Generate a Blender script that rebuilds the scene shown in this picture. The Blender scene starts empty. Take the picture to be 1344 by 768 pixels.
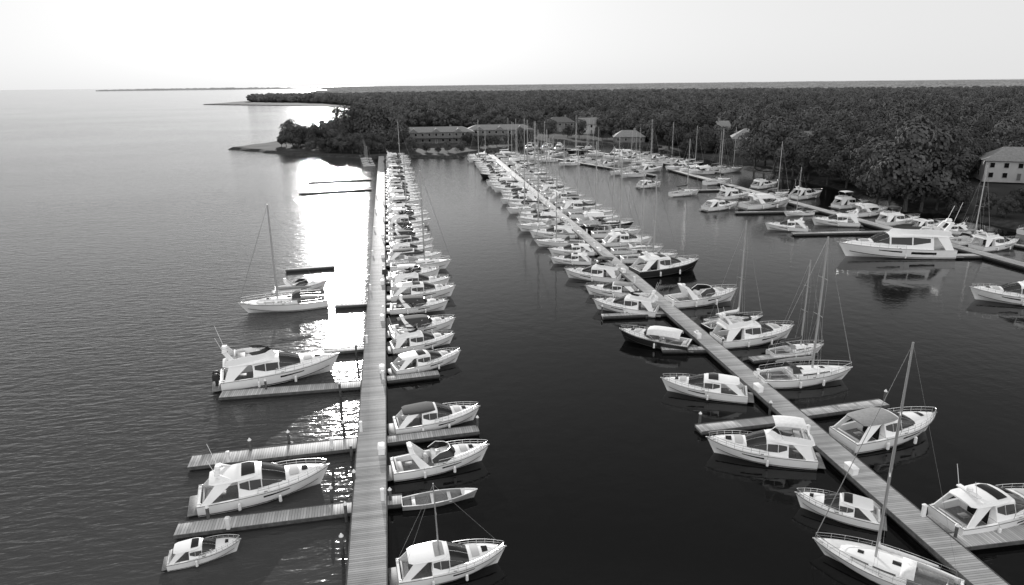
import bpy, bmesh, math, random
import numpy as np
from mathutils import Vector, Matrix
random.seed(7); rng=np.random.default_rng(7)
sc=bpy.context.scene
sc.view_settings.view_transform='Standard'; sc.view_settings.look='None'; sc.view_settings.exposure=0
COL=sc.collection
# ------------------------------------------------------------ camera
F=896.0; CX,CY=672.0,384.0; H=30.0
pitch=math.atan((CY-110)/F); yaw=math.radians(10.7); roll=math.radians(0.64)
fw=Vector((math.sin(yaw)*math.cos(pitch),math.cos(yaw)*math.cos(pitch),-math.sin(pitch)))
r0=fw.cross(Vector((0,0,1))).normalized(); u0=r0.cross(fw)
R=r0*math.cos(roll)-u0*math.sin(roll); U=u0*math.cos(roll)+r0*math.sin(roll)
cam=bpy.data.cameras.new('camera'); co=bpy.data.objects.new('camera',cam); COL.objects.link(co)
cam.sensor_width=36; cam.lens=36*F/1344; cam.clip_end=80000; cam.clip_start=.5
m=Matrix((( R.x,U.x,-fw.x,0),(R.y,U.y,-fw.y,0),(R.z,U.z,-fw.z,H),(0,0,0,1)))
co.matrix_world=m; sc.camera=co
def W(px,py,z=0.0):
    d=fw*F+R*(px-CX)-U*(py-CY)
    t=(z-H)/d.z
    return Vector((d.x*t,d.y*t,z))
# ------------------------------------------------------------ materials
MATS={}
def mat(name,c,rough=.5,metal=0,spec=.5,noise=0,nscale=3,bump=0,bscale=20,rand=0,haze=0):
    mt=bpy.data.materials.new(name); mt.use_nodes=True; nt=mt.node_tree; b=nt.nodes['Principled BSDF']
    b.inputs['Base Color'].default_value=(c,c,c,1); b.inputs['Roughness'].default_value=rough
    b.inputs['Metallic'].default_value=metal; b.inputs['Specular IOR Level'].default_value=spec
    L=nt.links.new; N=nt.nodes.new
    if noise or rand:
        tc=N('ShaderNodeTexCoord'); n=N('ShaderNodeTexNoise'); n.inputs['Scale'].default_value=nscale; n.inputs['Detail'].default_value=6
        L(tc.outputs['Object'],n.inputs['Vector'])
        mr=N('ShaderNodeMapRange'); mr.inputs[1].default_value=.3; mr.inputs[2].default_value=.7
        mr.inputs[3].default_value=c*(1-noise); mr.inputs[4].default_value=c*(1+noise)
        L(n.outputs['Fac'],mr.inputs[0]); out=mr.outputs[0]
        if rand:
            oi=N('ShaderNodeObjectInfo'); m2=N('ShaderNodeMapRange'); m2.inputs[3].default_value=1-rand; m2.inputs[4].default_value=1+rand*.3
            L(oi.outputs['Random'],m2.inputs[0]); mm=N('ShaderNodeMath'); mm.operation='MULTIPLY'
            L(out,mm.inputs[0]); L(m2.outputs[0],mm.inputs[1]); out=mm.outputs[0]
        if haze:  # distance haze put into the base colour, paler with world Y
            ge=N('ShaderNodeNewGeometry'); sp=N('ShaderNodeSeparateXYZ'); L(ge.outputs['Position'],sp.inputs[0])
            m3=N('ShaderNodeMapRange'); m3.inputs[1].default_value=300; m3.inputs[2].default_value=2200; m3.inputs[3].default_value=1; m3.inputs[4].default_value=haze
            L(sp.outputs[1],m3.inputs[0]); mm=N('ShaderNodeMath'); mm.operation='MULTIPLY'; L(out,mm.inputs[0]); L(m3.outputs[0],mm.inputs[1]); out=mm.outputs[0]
        L(out,b.inputs['Base Color'])
    if bump:
        tc=N('ShaderNodeTexCoord'); n=N('ShaderNodeTexNoise'); n.inputs['Scale'].default_value=bscale; n.inputs['Detail'].default_value=4
        L(tc.outputs['Object'],n.inputs['Vector']); bp=N('ShaderNodeBump'); bp.inputs['Distance'].default_value=bump
        L(n.outputs['Fac'],bp.inputs['Height']); L(bp.outputs[0],b.inputs['Normal'])
    MATS[name]=mt; return name
mat('gelcoat',.88,.25,noise=.03,nscale=1.2,rand=.06)
mat('deck_paint',.72,.6,noise=.08,nscale=2,rand=.08)
mat('dark_hull',.025,.2)
mat('navy_stripe',.06,.3)
mat('antifoul',.05,.6)
mat('smoked_glass',.014,.07)
mat('chrome',.6,.25,metal=.9)
mat('teak',.18,.65,noise=.25,nscale=6)
mat('dark_canvas',.04,.85,noise=.2,nscale=4)
mat('white_canvas',.72,.8,noise=.08,nscale=4)
mat('grey_canvas',.25,.85,noise=.12,nscale=4)
mat('cushion',.42,.7)
mat('black_plastic',.02,.35)
mat('aluminium',.4,.35,metal=.4)
mat('rope',.3,.8)
mat('pile_wood',.08,.8,noise=.35,nscale=3,bump=.02,bscale=8)
mat('pile_cap',.8,.5)
mat('float_black',.03,.7)
mat('wall_paint',.58,.8,noise=.08,nscale=.6)
mat('wall_grey',.18,.8,noise=.1,nscale=.6)
mat('roof_shingle',.12,.85,noise=.3,nscale=2)
mat('roof_light',.22,.8,noise=.2,nscale=2)
mat('trim',.5,.6)
mat('bark',.07,.9,noise=.4,nscale=4)
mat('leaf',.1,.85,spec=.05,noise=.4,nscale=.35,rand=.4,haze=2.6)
mat('canopy_far',.24,.95,spec=.0,noise=.4,nscale=.012)  # pale base colour carries the distance haze of the far trees
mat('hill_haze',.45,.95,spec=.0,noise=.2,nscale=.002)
mat('grass',.055,.95,spec=.05,noise=.4,nscale=.08)
mat('rock',.045,.9,spec=.1,noise=.5,nscale=.8,bump=.3,bscale=1.2)
def wood(name,lo,hi):
    mt=bpy.data.materials.new(name); mt.use_nodes=True; nt=mt.node_tree; b=nt.nodes['Principled BSDF']; N=nt.nodes.new; L=nt.links.new
    b.inputs['Roughness'].default_value=.7; b.inputs['Specular IOR Level'].default_value=.3
    tc=N('ShaderNodeTexCoord'); sp=N('ShaderNodeSeparateXYZ'); L(tc.outputs['Object'],sp.inputs[0])
    def M(op,a,bv=None):
        n=N('ShaderNodeMath'); n.operation=op
        for i,x in enumerate((a,bv)):
            if x is None: continue
            if isinstance(x,(int,float)): n.inputs[i].default_value=x
            else: L(x,n.inputs[i])
        return n.outputs[0]
    q=M('DIVIDE',sp.outputs[0],.2); fl=M('FLOOR',q); fr=M('FRACT',q)
    wn=N('ShaderNodeTexWhiteNoise'); wn.noise_dimensions='1D'; L(fl,wn.inputs['W'])
    n=N('ShaderNodeTexNoise'); n.inputs['Scale'].default_value=.45; n.inputs['Detail'].default_value=7; L(tc.outputs['Object'],n.inputs['Vector'])
    v=M('ADD',M('MULTIPLY',wn.outputs['Value'],.5),M('MULTIPLY',n.outputs['Fac'],.7))
    mr=N('ShaderNodeMapRange'); mr.inputs[1].default_value=.15; mr.inputs[2].default_value=1.0; mr.inputs[3].default_value=lo; mr.inputs[4].default_value=hi
    L(v,mr.inputs[0]); gap=M('GREATER_THAN',fr,.12); g2=M('ADD',M('MULTIPLY',gap,.65),.35)
    L(M('MULTIPLY',mr.outputs[0],g2),b.inputs['Base Color'])
    bp=N('ShaderNodeBump'); bp.inputs['Distance'].default_value=.015; L(gap,bp.inputs['Height']); L(bp.outputs[0],b.inputs['Normal'])
    MATS[name]=mt
wood('planks',.28,.58)
# ------------------------------------------------------------ raw mesh helper
class G:
    def __init__(s): s.v=[];s.f=[];s.m=[]
    def add(s,vs,fs,m):
        o=len(s.v); s.v+=[tuple(v) for v in vs]; s.f+=[tuple(i+o for i in f) for f in fs]; s.m+=[m]*len(fs); return s
    def grid(s,P,us,vs,m):
        pts=[P(u,v) for u in us for v in vs]; n=len(vs)
        s.add(pts,[(i*n+j,i*n+j+1,(i+1)*n+j+1,(i+1)*n+j) for i in range(len(us)-1) for j in range(n-1)],m); return s
    def ring(s,pts,m): s.add(pts,[tuple(range(len(pts)))],m); return s
    def box(s,c,size,m,b=.03,inset=0):
        x,y,z=size[0]/2,size[1]/2,size[2]/2; b=min(b,x*.45,y*.45,z*.9)
        def oc(X,Y,Z): return [(X-b,-Y,Z),(X,-Y+b,Z),(X,Y-b,Z),(X-b,Y,Z),(-X+b,Y,Z),(-X,Y-b,Z),(-X,-Y+b,Z),(-X+b,-Y,Z)]
        vs=oc(x,y,-z)+oc(x-inset,y-inset,z-b)+oc(x-b-inset,y-b-inset,z)
        vs=[(a+c[0],d+c[1],e+c[2]) for a,d,e in vs]
        fs=[tuple(range(7,-1,-1)),tuple(range(16,24))]+[(k*8+i,k*8+(i+1)%8,k*8+8+(i+1)%8,k*8+8+i) for k in (0,1) for i in range(8)]
        s.add(vs,fs,m); return s
    def tube(s,pts,r,m,n=6):
        pts=[Vector(p) for p in pts]; rs=r if isinstance(r,(list,tuple)) else [r]*len(pts); vs=[]
        for i,p in enumerate(pts):
            d=(pts[min(i+1,len(pts)-1)]-pts[max(i-1,0)]).normalized()
            a=d.orthogonal().normalized() if i==0 else (a-d*a.dot(d)).normalized()
            b=d.cross(a)
            vs+=[p+(a*math.cos(2*math.pi*k/n)+b*math.sin(2*math.pi*k/n))*rs[i] for k in range(n)]
        fs=[(i*n+k,i*n+(k+1)%n,(i+1)*n+(k+1)%n,(i+1)*n+k) for i in range(len(pts)-1) for k in range(n)]
        fs+=[tuple(range(n-1,-1,-1)),tuple(range((len(pts)-1)*n,len(pts)*n))]
        s.add(vs,fs,m); return s
    def merge(s,o):
        k=len(s.v); s.v+=o.v; s.f+=[tuple(i+k for i in f) for f in o.f]; s.m+=o.m; return s
    def mesh(s,name,smooth=True):
        me=bpy.data.meshes.new(name); me.from_pydata(s.v,[],s.f)
        names=sorted(set(s.m))
        for n in names: me.materials.append(MATS[n])
        ix={n:i for i,n in enumerate(names)}
        me.polygons.foreach_set('material_index',[ix[x] for x in s.m])
        if smooth:
            me.polygons.foreach_set('use_smooth',[True]*len(s.f)); me.set_sharp_from_angle(angle=math.radians(38))
        me.update(); return me
def new(name,data=None,parent=None,loc=None,rot=0,scale=1,**kw):
    o=bpy.data.objects.new(name,data); COL.objects.link(o)
    if parent: o.parent=parent
    if loc is not None: o.location=loc
    if rot: o.rotation_euler=(0,0,rot)
    if scale!=1: o.scale=(scale,)*3
    for k,v in kw.items(): o[k]=v
    return o
lin=lambda a,b,n:[a+(b-a)*i/(n-1) for i in range(n)]
lerp=lambda a,b,t:a+(b-a)*t
# ------------------------------------------------------------ boats
def hullfns(L,B,Fs,Fb,tr=.88,p=2.2,rk=.08):
    def hb(t):
        a=tr+(1-tr)*math.sin(min(t/.4,1)*math.pi/2)
        return B/2*a*(1 if t<.4 else max(0.004,1-((t-.4)/.6)**p))
    sh=lambda t:Fs+(Fb-Fs)*t**1.6
    def P(t,s):
        sg=1 if s>=0 else -1; s=abs(s); z0=-.45+.5*t**6; zc=.1+.6*t**3*(Fb/1.5); h=hb(t); yc=h*(.90-.5*t**2.5)
        if s<.3: y=yc*s/.3; z=z0+(zc-z0)*s/.3
        else: k=(s-.3)/.7; y=yc+(h-yc)*k**.8; z=zc+(sh(t)-zc)*k
        x=-L/2+L*t-rk*L*t**5*(1-(z-z0)/(sh(t)-z0))
        return (x,sg*y,z)
    return hb,sh,P
TS=[0,.08,.16,.25,.34,.42,.5,.58,.66,.73,.79,.84,.885,.92,.95,.975,.99,1]
SS_=[-1,-.85,-.7,-.55,-.42,-.3,-.15,0,.15,.3,.42,.55,.7,.85,1]
def SS(st,crown=.05,cm=.26):
    def P(u,s):
        i=min(int(u),len(st)-2); f=u-i; x,wb,wt,zb,zt=[lerp(st[i][k],st[i+1][k],f) for k in range(5)]
        c=min(cm,max(.004,(zt-zb)*.4),wt*.4); a=1-abs(s); sg=1 if s>=0 else -1
        if a<.62: k=a/.62; y=lerp(wb,wt,k); z=lerp(zb,zt-c,k)
        elif a<.8: k=(a-.62)/.18*math.pi/2; y=wt-c+c*math.cos(k); z=zt-c+c*math.sin(k)
        else: k=(a-.8)/.2; y=(wt-c)*(1-k); z=zt+crown*(1-(1-k)**2)
        return (x,sg*y,z)
    return P
SV=[-1,-.7,-.38,-.32,-.26,-.2,-.1,0,.1,.2,.26,.32,.38,.7,1]
def ssbody(g,P,n,m):
    g.grid(P,[i*.5 for i in range(2*(n-1)+1)],SV,m)
    g.ring([P(0,s) for s in SV],m); g.ring([P(n-1,s) for s in SV],m)
def win(g,P,u0,u1,s0,s1,m='smoked_glass',off=.025,nu=5,ns=4,s0b=None):
    def Q(u,v):
        e=.01; f=(u-u0)/(u1-u0); s=lerp(lerp(s0,s0b if s0b is not None else s0,f),s1,v)
        p=Vector(P(u,s)); a=Vector(P(u+e,s))-Vector(P(u-e if u-e>0 else u,s)); b=Vector(P(u,s+e))-Vector(P(u,s-e))
        n=a.cross(b)
        n.normalize() if n.length>0 else None
        if n.z*1.0+n.y*(1 if p.y>0 else -1)<0: n=-n
        return tuple(p+n*off)
    g.grid(Q,lin(u0,u1,nu),lin(0,1,ns),m)
class V: pass
def hullparts(L,B,Fs,Fb,tr,p,tc,hullm,stripe,rk=.08,sole=.5):
    hb,sh,P=hullfns(L,B,Fs,Fb,tr,p,rk); X=lambda t:-L/2+L*t; parts=[]
    g=G(); g.grid(P,TS,SS_,hullm); g.ring([P(0,s) for s in SS_],hullm); parts.append(('hull',g,None))
    g=G(); 
    for sg in (1,-1): g.tube([(P(t,sg)[0],P(t,sg)[1]*1.0+sg*.01,P(t,sg)[2]-.06) for t in TS],.022,stripe)
    g.tube([P(0,1),P(0,-1)],.022,stripe)
    parts.append(('rub_rail',g,'hull'))
    g=G(); win(g,P,0,.93,.34,.40,'antifoul',.012,14,2); win(g,P,0,.93,-.34,-.40,'antifoul',.012,14,2); parts.append(('waterline_stripe',g,'hull'))
    g=G(); D=lambda t,q:(X(t),q*hb(t)*.99,sh(t)-.03+.07*(1-q*q))
    g.grid(D,[t for t in lin(tc,1,14)],lin(-1,1,7),'deck_paint')
    w=.2
    tt=lin(0,tc,7)
    for sg in (1,-1):
        g.grid(lambda t,q:(X(t),sg*(hb(t)-q*w),sh(t)-.02),tt,[0,1],'gelcoat')
        g.grid(lambda t,q:(X(t),sg*(hb(t)-w),lerp(sh(t)-.02,sole,q)),tt,[0,1],'gelcoat')
    g.grid(lambda x,q:(X(0)+x,q*(hb(0)-.02),sh(0)-.02),[0,.25],[-1,1],'gelcoat')
    g.grid(lambda y,z:(X(0)+.25,y,z),[-hb(0)+.1,hb(0)-.1],[sole,sh(0)-.02],'gelcoat')
    g.grid(lambda y,z:(X(tc)-.003,y,z),[-hb(tc)+.05,hb(tc)-.05],[sole,sh(tc)-.03],'gelcoat')
    parts.append(('deck',g,None))
    g=G(); g.grid(lambda t,q:(X(t),q*(hb(t)-w+.02),sole),tt,lin(-1,1,3),'teak'); parts.append(('cockpit_floor',g,'deck'))
    for t,yy in ((.97,0),(.93,.6),(.93,-.6),(.02,.85),(.02,-.85),(.5,.95),(.5,-.95)):
        g=G(); g.box((X(t),yy*hb(t),sh(t)+.06),(.3,.06,.07),'chrome',.01); parts.append(('cleat',g,'deck'))
    return hb,sh,P,X,parts
def rails(hb,sh,X,a,b,h,mid=True,n=8):
    g=G(); T=lin(a,b,n)
    for sg in (1,-1):
        top=[(X(t),sg*hb(t)*.93,sh(t)+h) for t in T]
        g.tube([(X(a)-.1,sg*hb(a)*.93,sh(a))]+top+([(X(b)+.12,0,sh(b)+h)] if sg==1 else []),.024,'chrome',5)
        if sg==-1: g.tube([top[-1],(X(b)+.12,0,sh(b)+h)],.024,'chrome',5)
        if mid: g.tube([(x,y,z-h*.5) for x,y,z in top],.014,'chrome',4)
        for x,y,z in top[1:]: g.tube([(x,y,z),(x,y,z-h)],.018,'chrome',4)
    return g
def fenders(hb,sh,X,ts):
    out=[]
    for t,sg in ts:
        g=G(); y=sg*(hb(t)+.13); g.tube([(X(t),y,.22),(X(t),y,.3),(X(t),y,.85),(X(t),y,.95)],[.04,.13,.13,.04],'pile_cap',8)
        g.tube([(X(t),y,.95),(X(t),sg*hb(t)*.95,sh(t)+.05)],.015,'rope',4); out.append(('fender',g,None))
    return out
QF=[(0,1,2,3),(7,6,5,4),(0,4,5,1),(1,5,6,2),(2,6,7,3),(3,7,4,0)]
def motor(L=10,bw=.35,style='coupe',hullm='gelcoat',stripe='navy_stripe',canvas='dark_canvas',topm='gelcoat',outb=False,ports=True,hh=1.25,arch=True,mast=False,ws=.66,sunroof='smoked_glass',tc=None,cover=None):
    k=L/10; B=L*bw; Fs=1.1*k**.6; Fb=1.7*k**.6; tc=tc or {'coupe':.30,'fly':.26,'open':.42,'yacht':.2}[style]; sole=.5
    hb,sh,P,X,parts=hullparts(L,B,Fs,Fb,.9,2.8,tc,hullm,stripe,sole=sole)
    if ports:
        for sg in (1,-1):
            g=G(); win(g,P,.48,.68,sg*.70,sg*.82,nu=6,ns=3,s0b=sg*.76); parts.append(('porthole',g,'hull'))
            if style=='yacht': g=G(); win(g,P,.18,.40,sg*.62,sg*.8,nu=3,ns=3); parts.append(('porthole',g,'hull'))
    g=G(); g.box((X(0)-.36*k,0,.32),(.8*k,B*.78,.1),'teak'); parts.append(('swim_platform',g,None))
    hm=hb(.45); zd=lambda t:sh(t)-.05
    def st_(t,wb,wt,h): 
        wq=min(wb*hm,hb(t)*.9); return (X(t),wq,wq*wt/wb,zd(t),sh(t)+max(.0,h)*k)
    sp=.18 if style!='yacht' else .13
    wt_=.66
    full=style in('coupe','fly','yacht')
    H1=hh if full else .95
    st=[st_(.93,.42,.30,.02),st_(.86,.66,.46,.16),st_(ws+.10,.78,.56,.30),st_(ws,.84,.60,.40),st_(ws-sp*.5,.87,.64,.40+(H1-.40)*.56),st_(ws-sp,.88,wt_,H1)]
    if full: st+=[st_((ws-sp+tc)/2,.88,wt_,H1+.10),st_(tc+.004,.88,wt_,H1+.02)]
    Ph=SS(st,.10*k); n=len(st)
    g=G()
    if full: ssbody(g,Ph,n,'gelcoat'); parts.append(('cabin',g,None))
    else: ssbody(g,SS(st[:4]+[st_(max(tc,.5)+.0,.84,.62,.44)],.1*k),5,'gelcoat'); parts.append(('coach_roof',g,None))
    cab=parts[-1][0]
    g=G(); win(g,Ph,1.3,1.75,-.12,.12,off=.04,ns=3); parts.append(('hatch',g,cab))
    if L>9 and cover!='nopad': g=G(); win(g,Ph,2.0,2.7,-.20,.20,'cushion',off=.07,ns=5); parts.append(('sun_pad',g,cab))
    if full:
        g=G()
        for a,b in ((-.42,-.09),(-.075,.075),(.09,.42)): win(g,Ph,3.05,4.95,a,b,nu=7,ns=5)
        parts.append(('windshield',g,cab))
        for sg in (1,-1):
            g=G(); win(g,Ph,3.3,5.0,sg*.52,sg*.43,nu=5,s0b=sg*.80); parts.append(('window',g,cab))
            g=G(); win(g,Ph,5.08,6.0,sg*.80,sg*.42,nu=3); parts.append(('window',g,cab))
            g=G(); win(g,Ph,6.06,6.85,sg*.80,sg*.42,nu=3,s0b=sg*.62); parts.append(('window',g,cab))
        za=st[-1]; g=G(); g.grid(lambda y,z:(X(tc)-.03,y,z),[-za[2]*.75,za[2]*.75],[sole+.05,za[4]-.2],'smoked_glass'); parts.append(('door',g,cab))
        zr=za[4]; e=.10 if style=='coupe' else .03; w=za[2]
        hs=[(X(ws-sp-.02),w*.9,w*.85,zr+.05,zr+.14*k),(X((ws-sp+tc)/2),w*1.10,w*1.04,zr+.05,zr+.20*k),(X(tc),w*1.12,w*1.06,zr-.02,zr+.15*k),(X(e+.04),w*1.05,w*.98,zr-.06,zr+.07*k),(X(e),w*.85,w*.8,zr-.05,zr+.01*k)]
        Pr=SS(hs,.09*k,.08); g=G(); ssbody(g,Pr,5,topm); parts.append(('hard_top',g,None))
        if sunroof and style=='coupe': g=G(); win(g,Pr,.35,1.6,-.17,.17,sunroof,off=.03,ns=5); parts.append(('sunroof',g,'hard_top'))
        for sg in (1,-1):
            y=sg*w*1.02; yb=sg*(hb(.1)-.12); g=G()
            a=[(X(tc-.02),zr),(X(e+.05),zr),(X(.03),sh(0)-.02),(X(.10),sh(.1)-.02)]
            vs=[(x,(y if i<2 else yb)+d,z) for d in (0,-sg*.1) for i,(x,z) in enumerate(a)]
            g.add(vs,QF,'gelcoat'); parts.append(('roof_support',g,'hard_top'))
        zt=zr+.14*k
        if style in('fly','yacht'):
            a0,a1=(.06,ws-sp+.0)
            wf=w*1.0; xs=[a0,lerp(a0,a1,.3),lerp(a0,a1,.62),lerp(a0,a1,.85),a1]; ys=[.95,1,.95,.72,0.0]
            pts=[(X(t),wf*q) for t,q in zip(xs,ys)]
            fl=pts+[(x,-y) for x,y in reversed(pts[:-1])]; nn=len(fl); mx=(X(a0)+X(a1))/2; hx=(X(a1)-X(a0))/2
            def tub(i,q):
                x,y=fl[int(i)%nn]; q=int(q); dz=[-.12,.50*k,.52*k,.07][q]; r=[.04,-.02,-.12,-.16][q]; fwd=(x-mx)/hx
                return (mx+(x-mx)*(1+r/hx)-(.45*k*max(0,fwd) if q in(1,2,3) else 0),y*(1+r/wf),zt+dz-(.18*k if fwd<-.8 and q in (1,2) else 0))
            g=G(); g.grid(tub,list(range(nn))+[0],range(4),'gelcoat'); parts.append(('flybridge',g,None))
            g=G(); g.grid(lambda i,q:(fl[int(i)][0]-.42*k-.35*k*q,fl[int(i)][1]*(.93-.08*q),zt+.46*k+.32*k*q),range(2,nn-2),[0,1],'smoked_glass'); parts.append(('flybridge_windscreen',g,'flybridge'))
            g=G(); g.box((X(lerp(a0,a1,.30)),0,zt+.2*k),(.6*k,wf*1.5,.36*k),'cushion'); g.box((X(lerp(a0,a1,.17)),0,zt+.38*k),(.16*k,wf*1.5,.45*k),'cushion'); parts.append(('seat',g,'flybridge'))
            g=G(); g.box((X(lerp(a0,a1,.62)),wf*.3,zt+.28*k),(.4*k,wf*.6,.5*k),'gelcoat'); parts.append(('helm_console',g,'flybridge'))
            if cover=='bimini':
                zc=zt+1.55*k; xc0,xc1=X(.12),X(.40)
                Cb=lambda u,q:(lerp(xc0,xc1,u),q*wf*.95,zc+.15*k*(1-q**4)-.1*k*(2*u-1)**4)
                g=G(); g.grid(Cb,lin(0,1,5),lin(-1,1,9),canvas); parts.append(('bimini_top',g,None))
                for u in (.05,.95):
                    for sg in (1,-1): g=G(); g.tube([Cb(u,sg),(lerp(xc0,xc1,.5+(u-.5)*.5),sg*wf*.97,zt+.3*k)],.022,'chrome',5); parts.append(('bimini_frame',g,'bimini_top'))
        if arch:
            xa=X(.05) if style!='coupe' else X(.16); hA=(1.05 if style!='coupe' else .45)*k; wa=w*.96
            g=G(); 
            for sg in (1,-1):
                a=[(xa+1.1*k,zt-.05),(xa+.6*k,zt-.05),(xa-.1*k,zt+hA),(xa+.25*k,zt+hA)]
                vs=[(x,sg*wa*(1 if i<2 else .8)+d,z) for d in (0,-sg*.12*k) for i,(x,z) in enumerate(a)]
                g.add(vs,QF,'gelcoat')
            g.box((xa+.08*k,0,zt+hA),(.4*k,wa*1.64,.12*k),'gelcoat'); parts.append(('radar_arch',g,None))
            g=G(); x0=xa+.1*k; g.tube([(x0,0,zt+hA+.05),(x0,0,zt+hA+.15*k),(x0,0,zt+hA+.32*k)],[.18*k,.28*k,.2*k],'pile_cap',10); parts.append(('radar_dome',g,'radar_arch'))
            for sg,hx_ in ((1,1.9),(-1,1.4)): g=G(); g.tube([(xa,sg*wa*.7,zt+hA),(xa-.5*k,sg*wa*.75,zt+hA+hx_*k)],.024,'pile_cap',4); parts.append(('antenna',g,'radar_arch'))
        if mast:
            g=G(); mx=X(.38); g.tube([(mx,0,zt-.1),(mx-.2,0,zt+6.8)],[.08,.05],'aluminium',8); parts.append(('mast',g,None))
            g=G(); g.tube([(mx-.1,.6,zt+4),(mx-.1,-.6,zt+4)],.03,'aluminium',5)
            for q in ((X(.98),0,sh(1)),(X(.02),B*.4,sh(0)),(X(.02),-B*.4,sh(0))): g.tube([q,(mx-.2,0,zt+6.7)],.012,'aluminium',4)
            parts.append(('rigging',g,'mast'))
    else:
        wf=[(ws-.26,.95),(ws-.12,.93),(ws-.04,.72),(ws,.38),(ws+.005,0)]; pts=[(X(t),hm*.86*q) for t,q in wf]; fl=pts+[(x,-y) for x,y in reversed(pts[:-1])]; nn=len(fl)
        zb=[sh(.5)+(.08 if abs(y)>hm*.7 else .36*k) for x,y in fl]
        f=lambda i,q:(fl[int(i)][0]-.75*k*q*(1 if 0<int(i)<nn-1 else .2),fl[int(i)][1]*(1-.12*q),lerp(zb[int(i)],sh(.5)+(1.05*k if 0<int(i)<nn-1 else .5*k),q))
        g=G(); g.grid(f,range(nn),[0,1],'smoked_glass'); g.tube([f(i,1) for i in range(nn)],.035,'gelcoat',5); parts.append(('windshield',g,None))
        g=G(); g.box((X(tc+.01),hm*.4,sole+.6*k),(.5*k,hm*.7,1.1*k),'gelcoat',.08); parts.append(('helm_console',g,None))
        g=G(); g.box((X(tc-.07),hm*.4,sole+.45*k),(.5*k,.9*k,.8*k),'cushion',.1); parts.append(('seat',g,None))
        if canvas:
            c0,c1=(.12,ws-.08); zc=sh(.3)+1.25*k; wc=hb(.3)*.84
            def C(u,q): t=lerp(c0,c1,u); return (X(t),q*wc*(1-.1*(2*u-1)**4),zc+.22*k*(1-q**4)-.40*k*abs(q)**6-.2*k*(2*u-1)**4)
            g=G(); g.grid(C,lin(0,1,9),lin(-1,1,13),canvas); g.grid(lambda u,q:(C(u,q)[0],C(u,q)[1]*.98,C(u,q)[2]-.05),lin(0,1,9),lin(-1,1,13),canvas); parts.append(('canopy',g,None))
            for u in (.06,.94):
                for sg in (1,-1): p=C(u,sg); g=G(); g.tube([p,(X(lerp(c0,c1,.5)+(u-.5)*.2),sg*hb(.3)*.93,sh(.3))],.022,'chrome',5); parts.append(('canopy_frame',g,'canopy'))
        if arch:
            zA=sh(.25)+1.5*k
            for sg in (1,-1):
                g=G(); a=[(X(.36),sh(.3)),(X(.26),sh(.25)),(X(.17),zA),(X(.22),zA)]
                vs=[(x,sg*hb(.3)*(.94 if i<2 else .72)+d,z) for d in (0,-sg*.12*k) for i,(x,z) in enumerate(a)]
                g.add(vs,QF,'gelcoat'); parts.append(('arch_leg',g,None))
            g=G(); g.box((X(.195),0,zA),(.5*k,hb(.3)*1.45,.12*k),'gelcoat'); parts.append(('radar_arch',g,None))
            g=G(); x0=X(.195); g.tube([(x0,0,zA+.05),(x0,0,zA+.15*k),(x0,0,zA+.32*k)],[.18*k,.28*k,.2*k],'pile_cap',10); parts.append(('radar_dome',g,'radar_arch'))
    g=G(); g.box((X(.075),0,sole+.22),(.6*k,B*.62,.42),'cushion',.06); g.box((X(.045),0,sole+.5),(.16,B*.62,.4),'cushion',.06); parts.append(('seat',g,None))
    if tc>=.26: g=G(); g.box((X(.17),0,sole+.5),(.7*k,.6*k,.06),'teak',.02); g.tube([(X(.17),0,sole),(X(.17),0,sole+.5)],.05,'chrome'); parts.append(('table',g,None))
    parts.append(('bow_rail',rails(hb,sh,X,.45,.975,.5*k**.5),None))
    g=G(); g.box((X(.985),0,sh(1)+.02),(.5*k,.18,.08),'chrome'); parts.append(('anchor_roller',g,None))
    if outb:
        for yy in ((-.4,.4) if L>7 else (0,)):
            g=G(); x=X(0)-.45; g.box((x,yy,1.35),(.75,.5,.7),'black_plastic',.14,.04); g.box((x+.02,yy,.6),(.3,.2,.9),'black_plastic',.05); g.tube([(x,yy,.2),(x,yy,-.4)],.07,'black_plastic'); parts.append(('outboard_motor',g,None))
    parts+=fenders(hb,sh,X,[(.3,-1),(.6,-1),(.45,1)] if L>6.6 else [(.4,-1)])
    return finish(L,parts)
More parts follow.
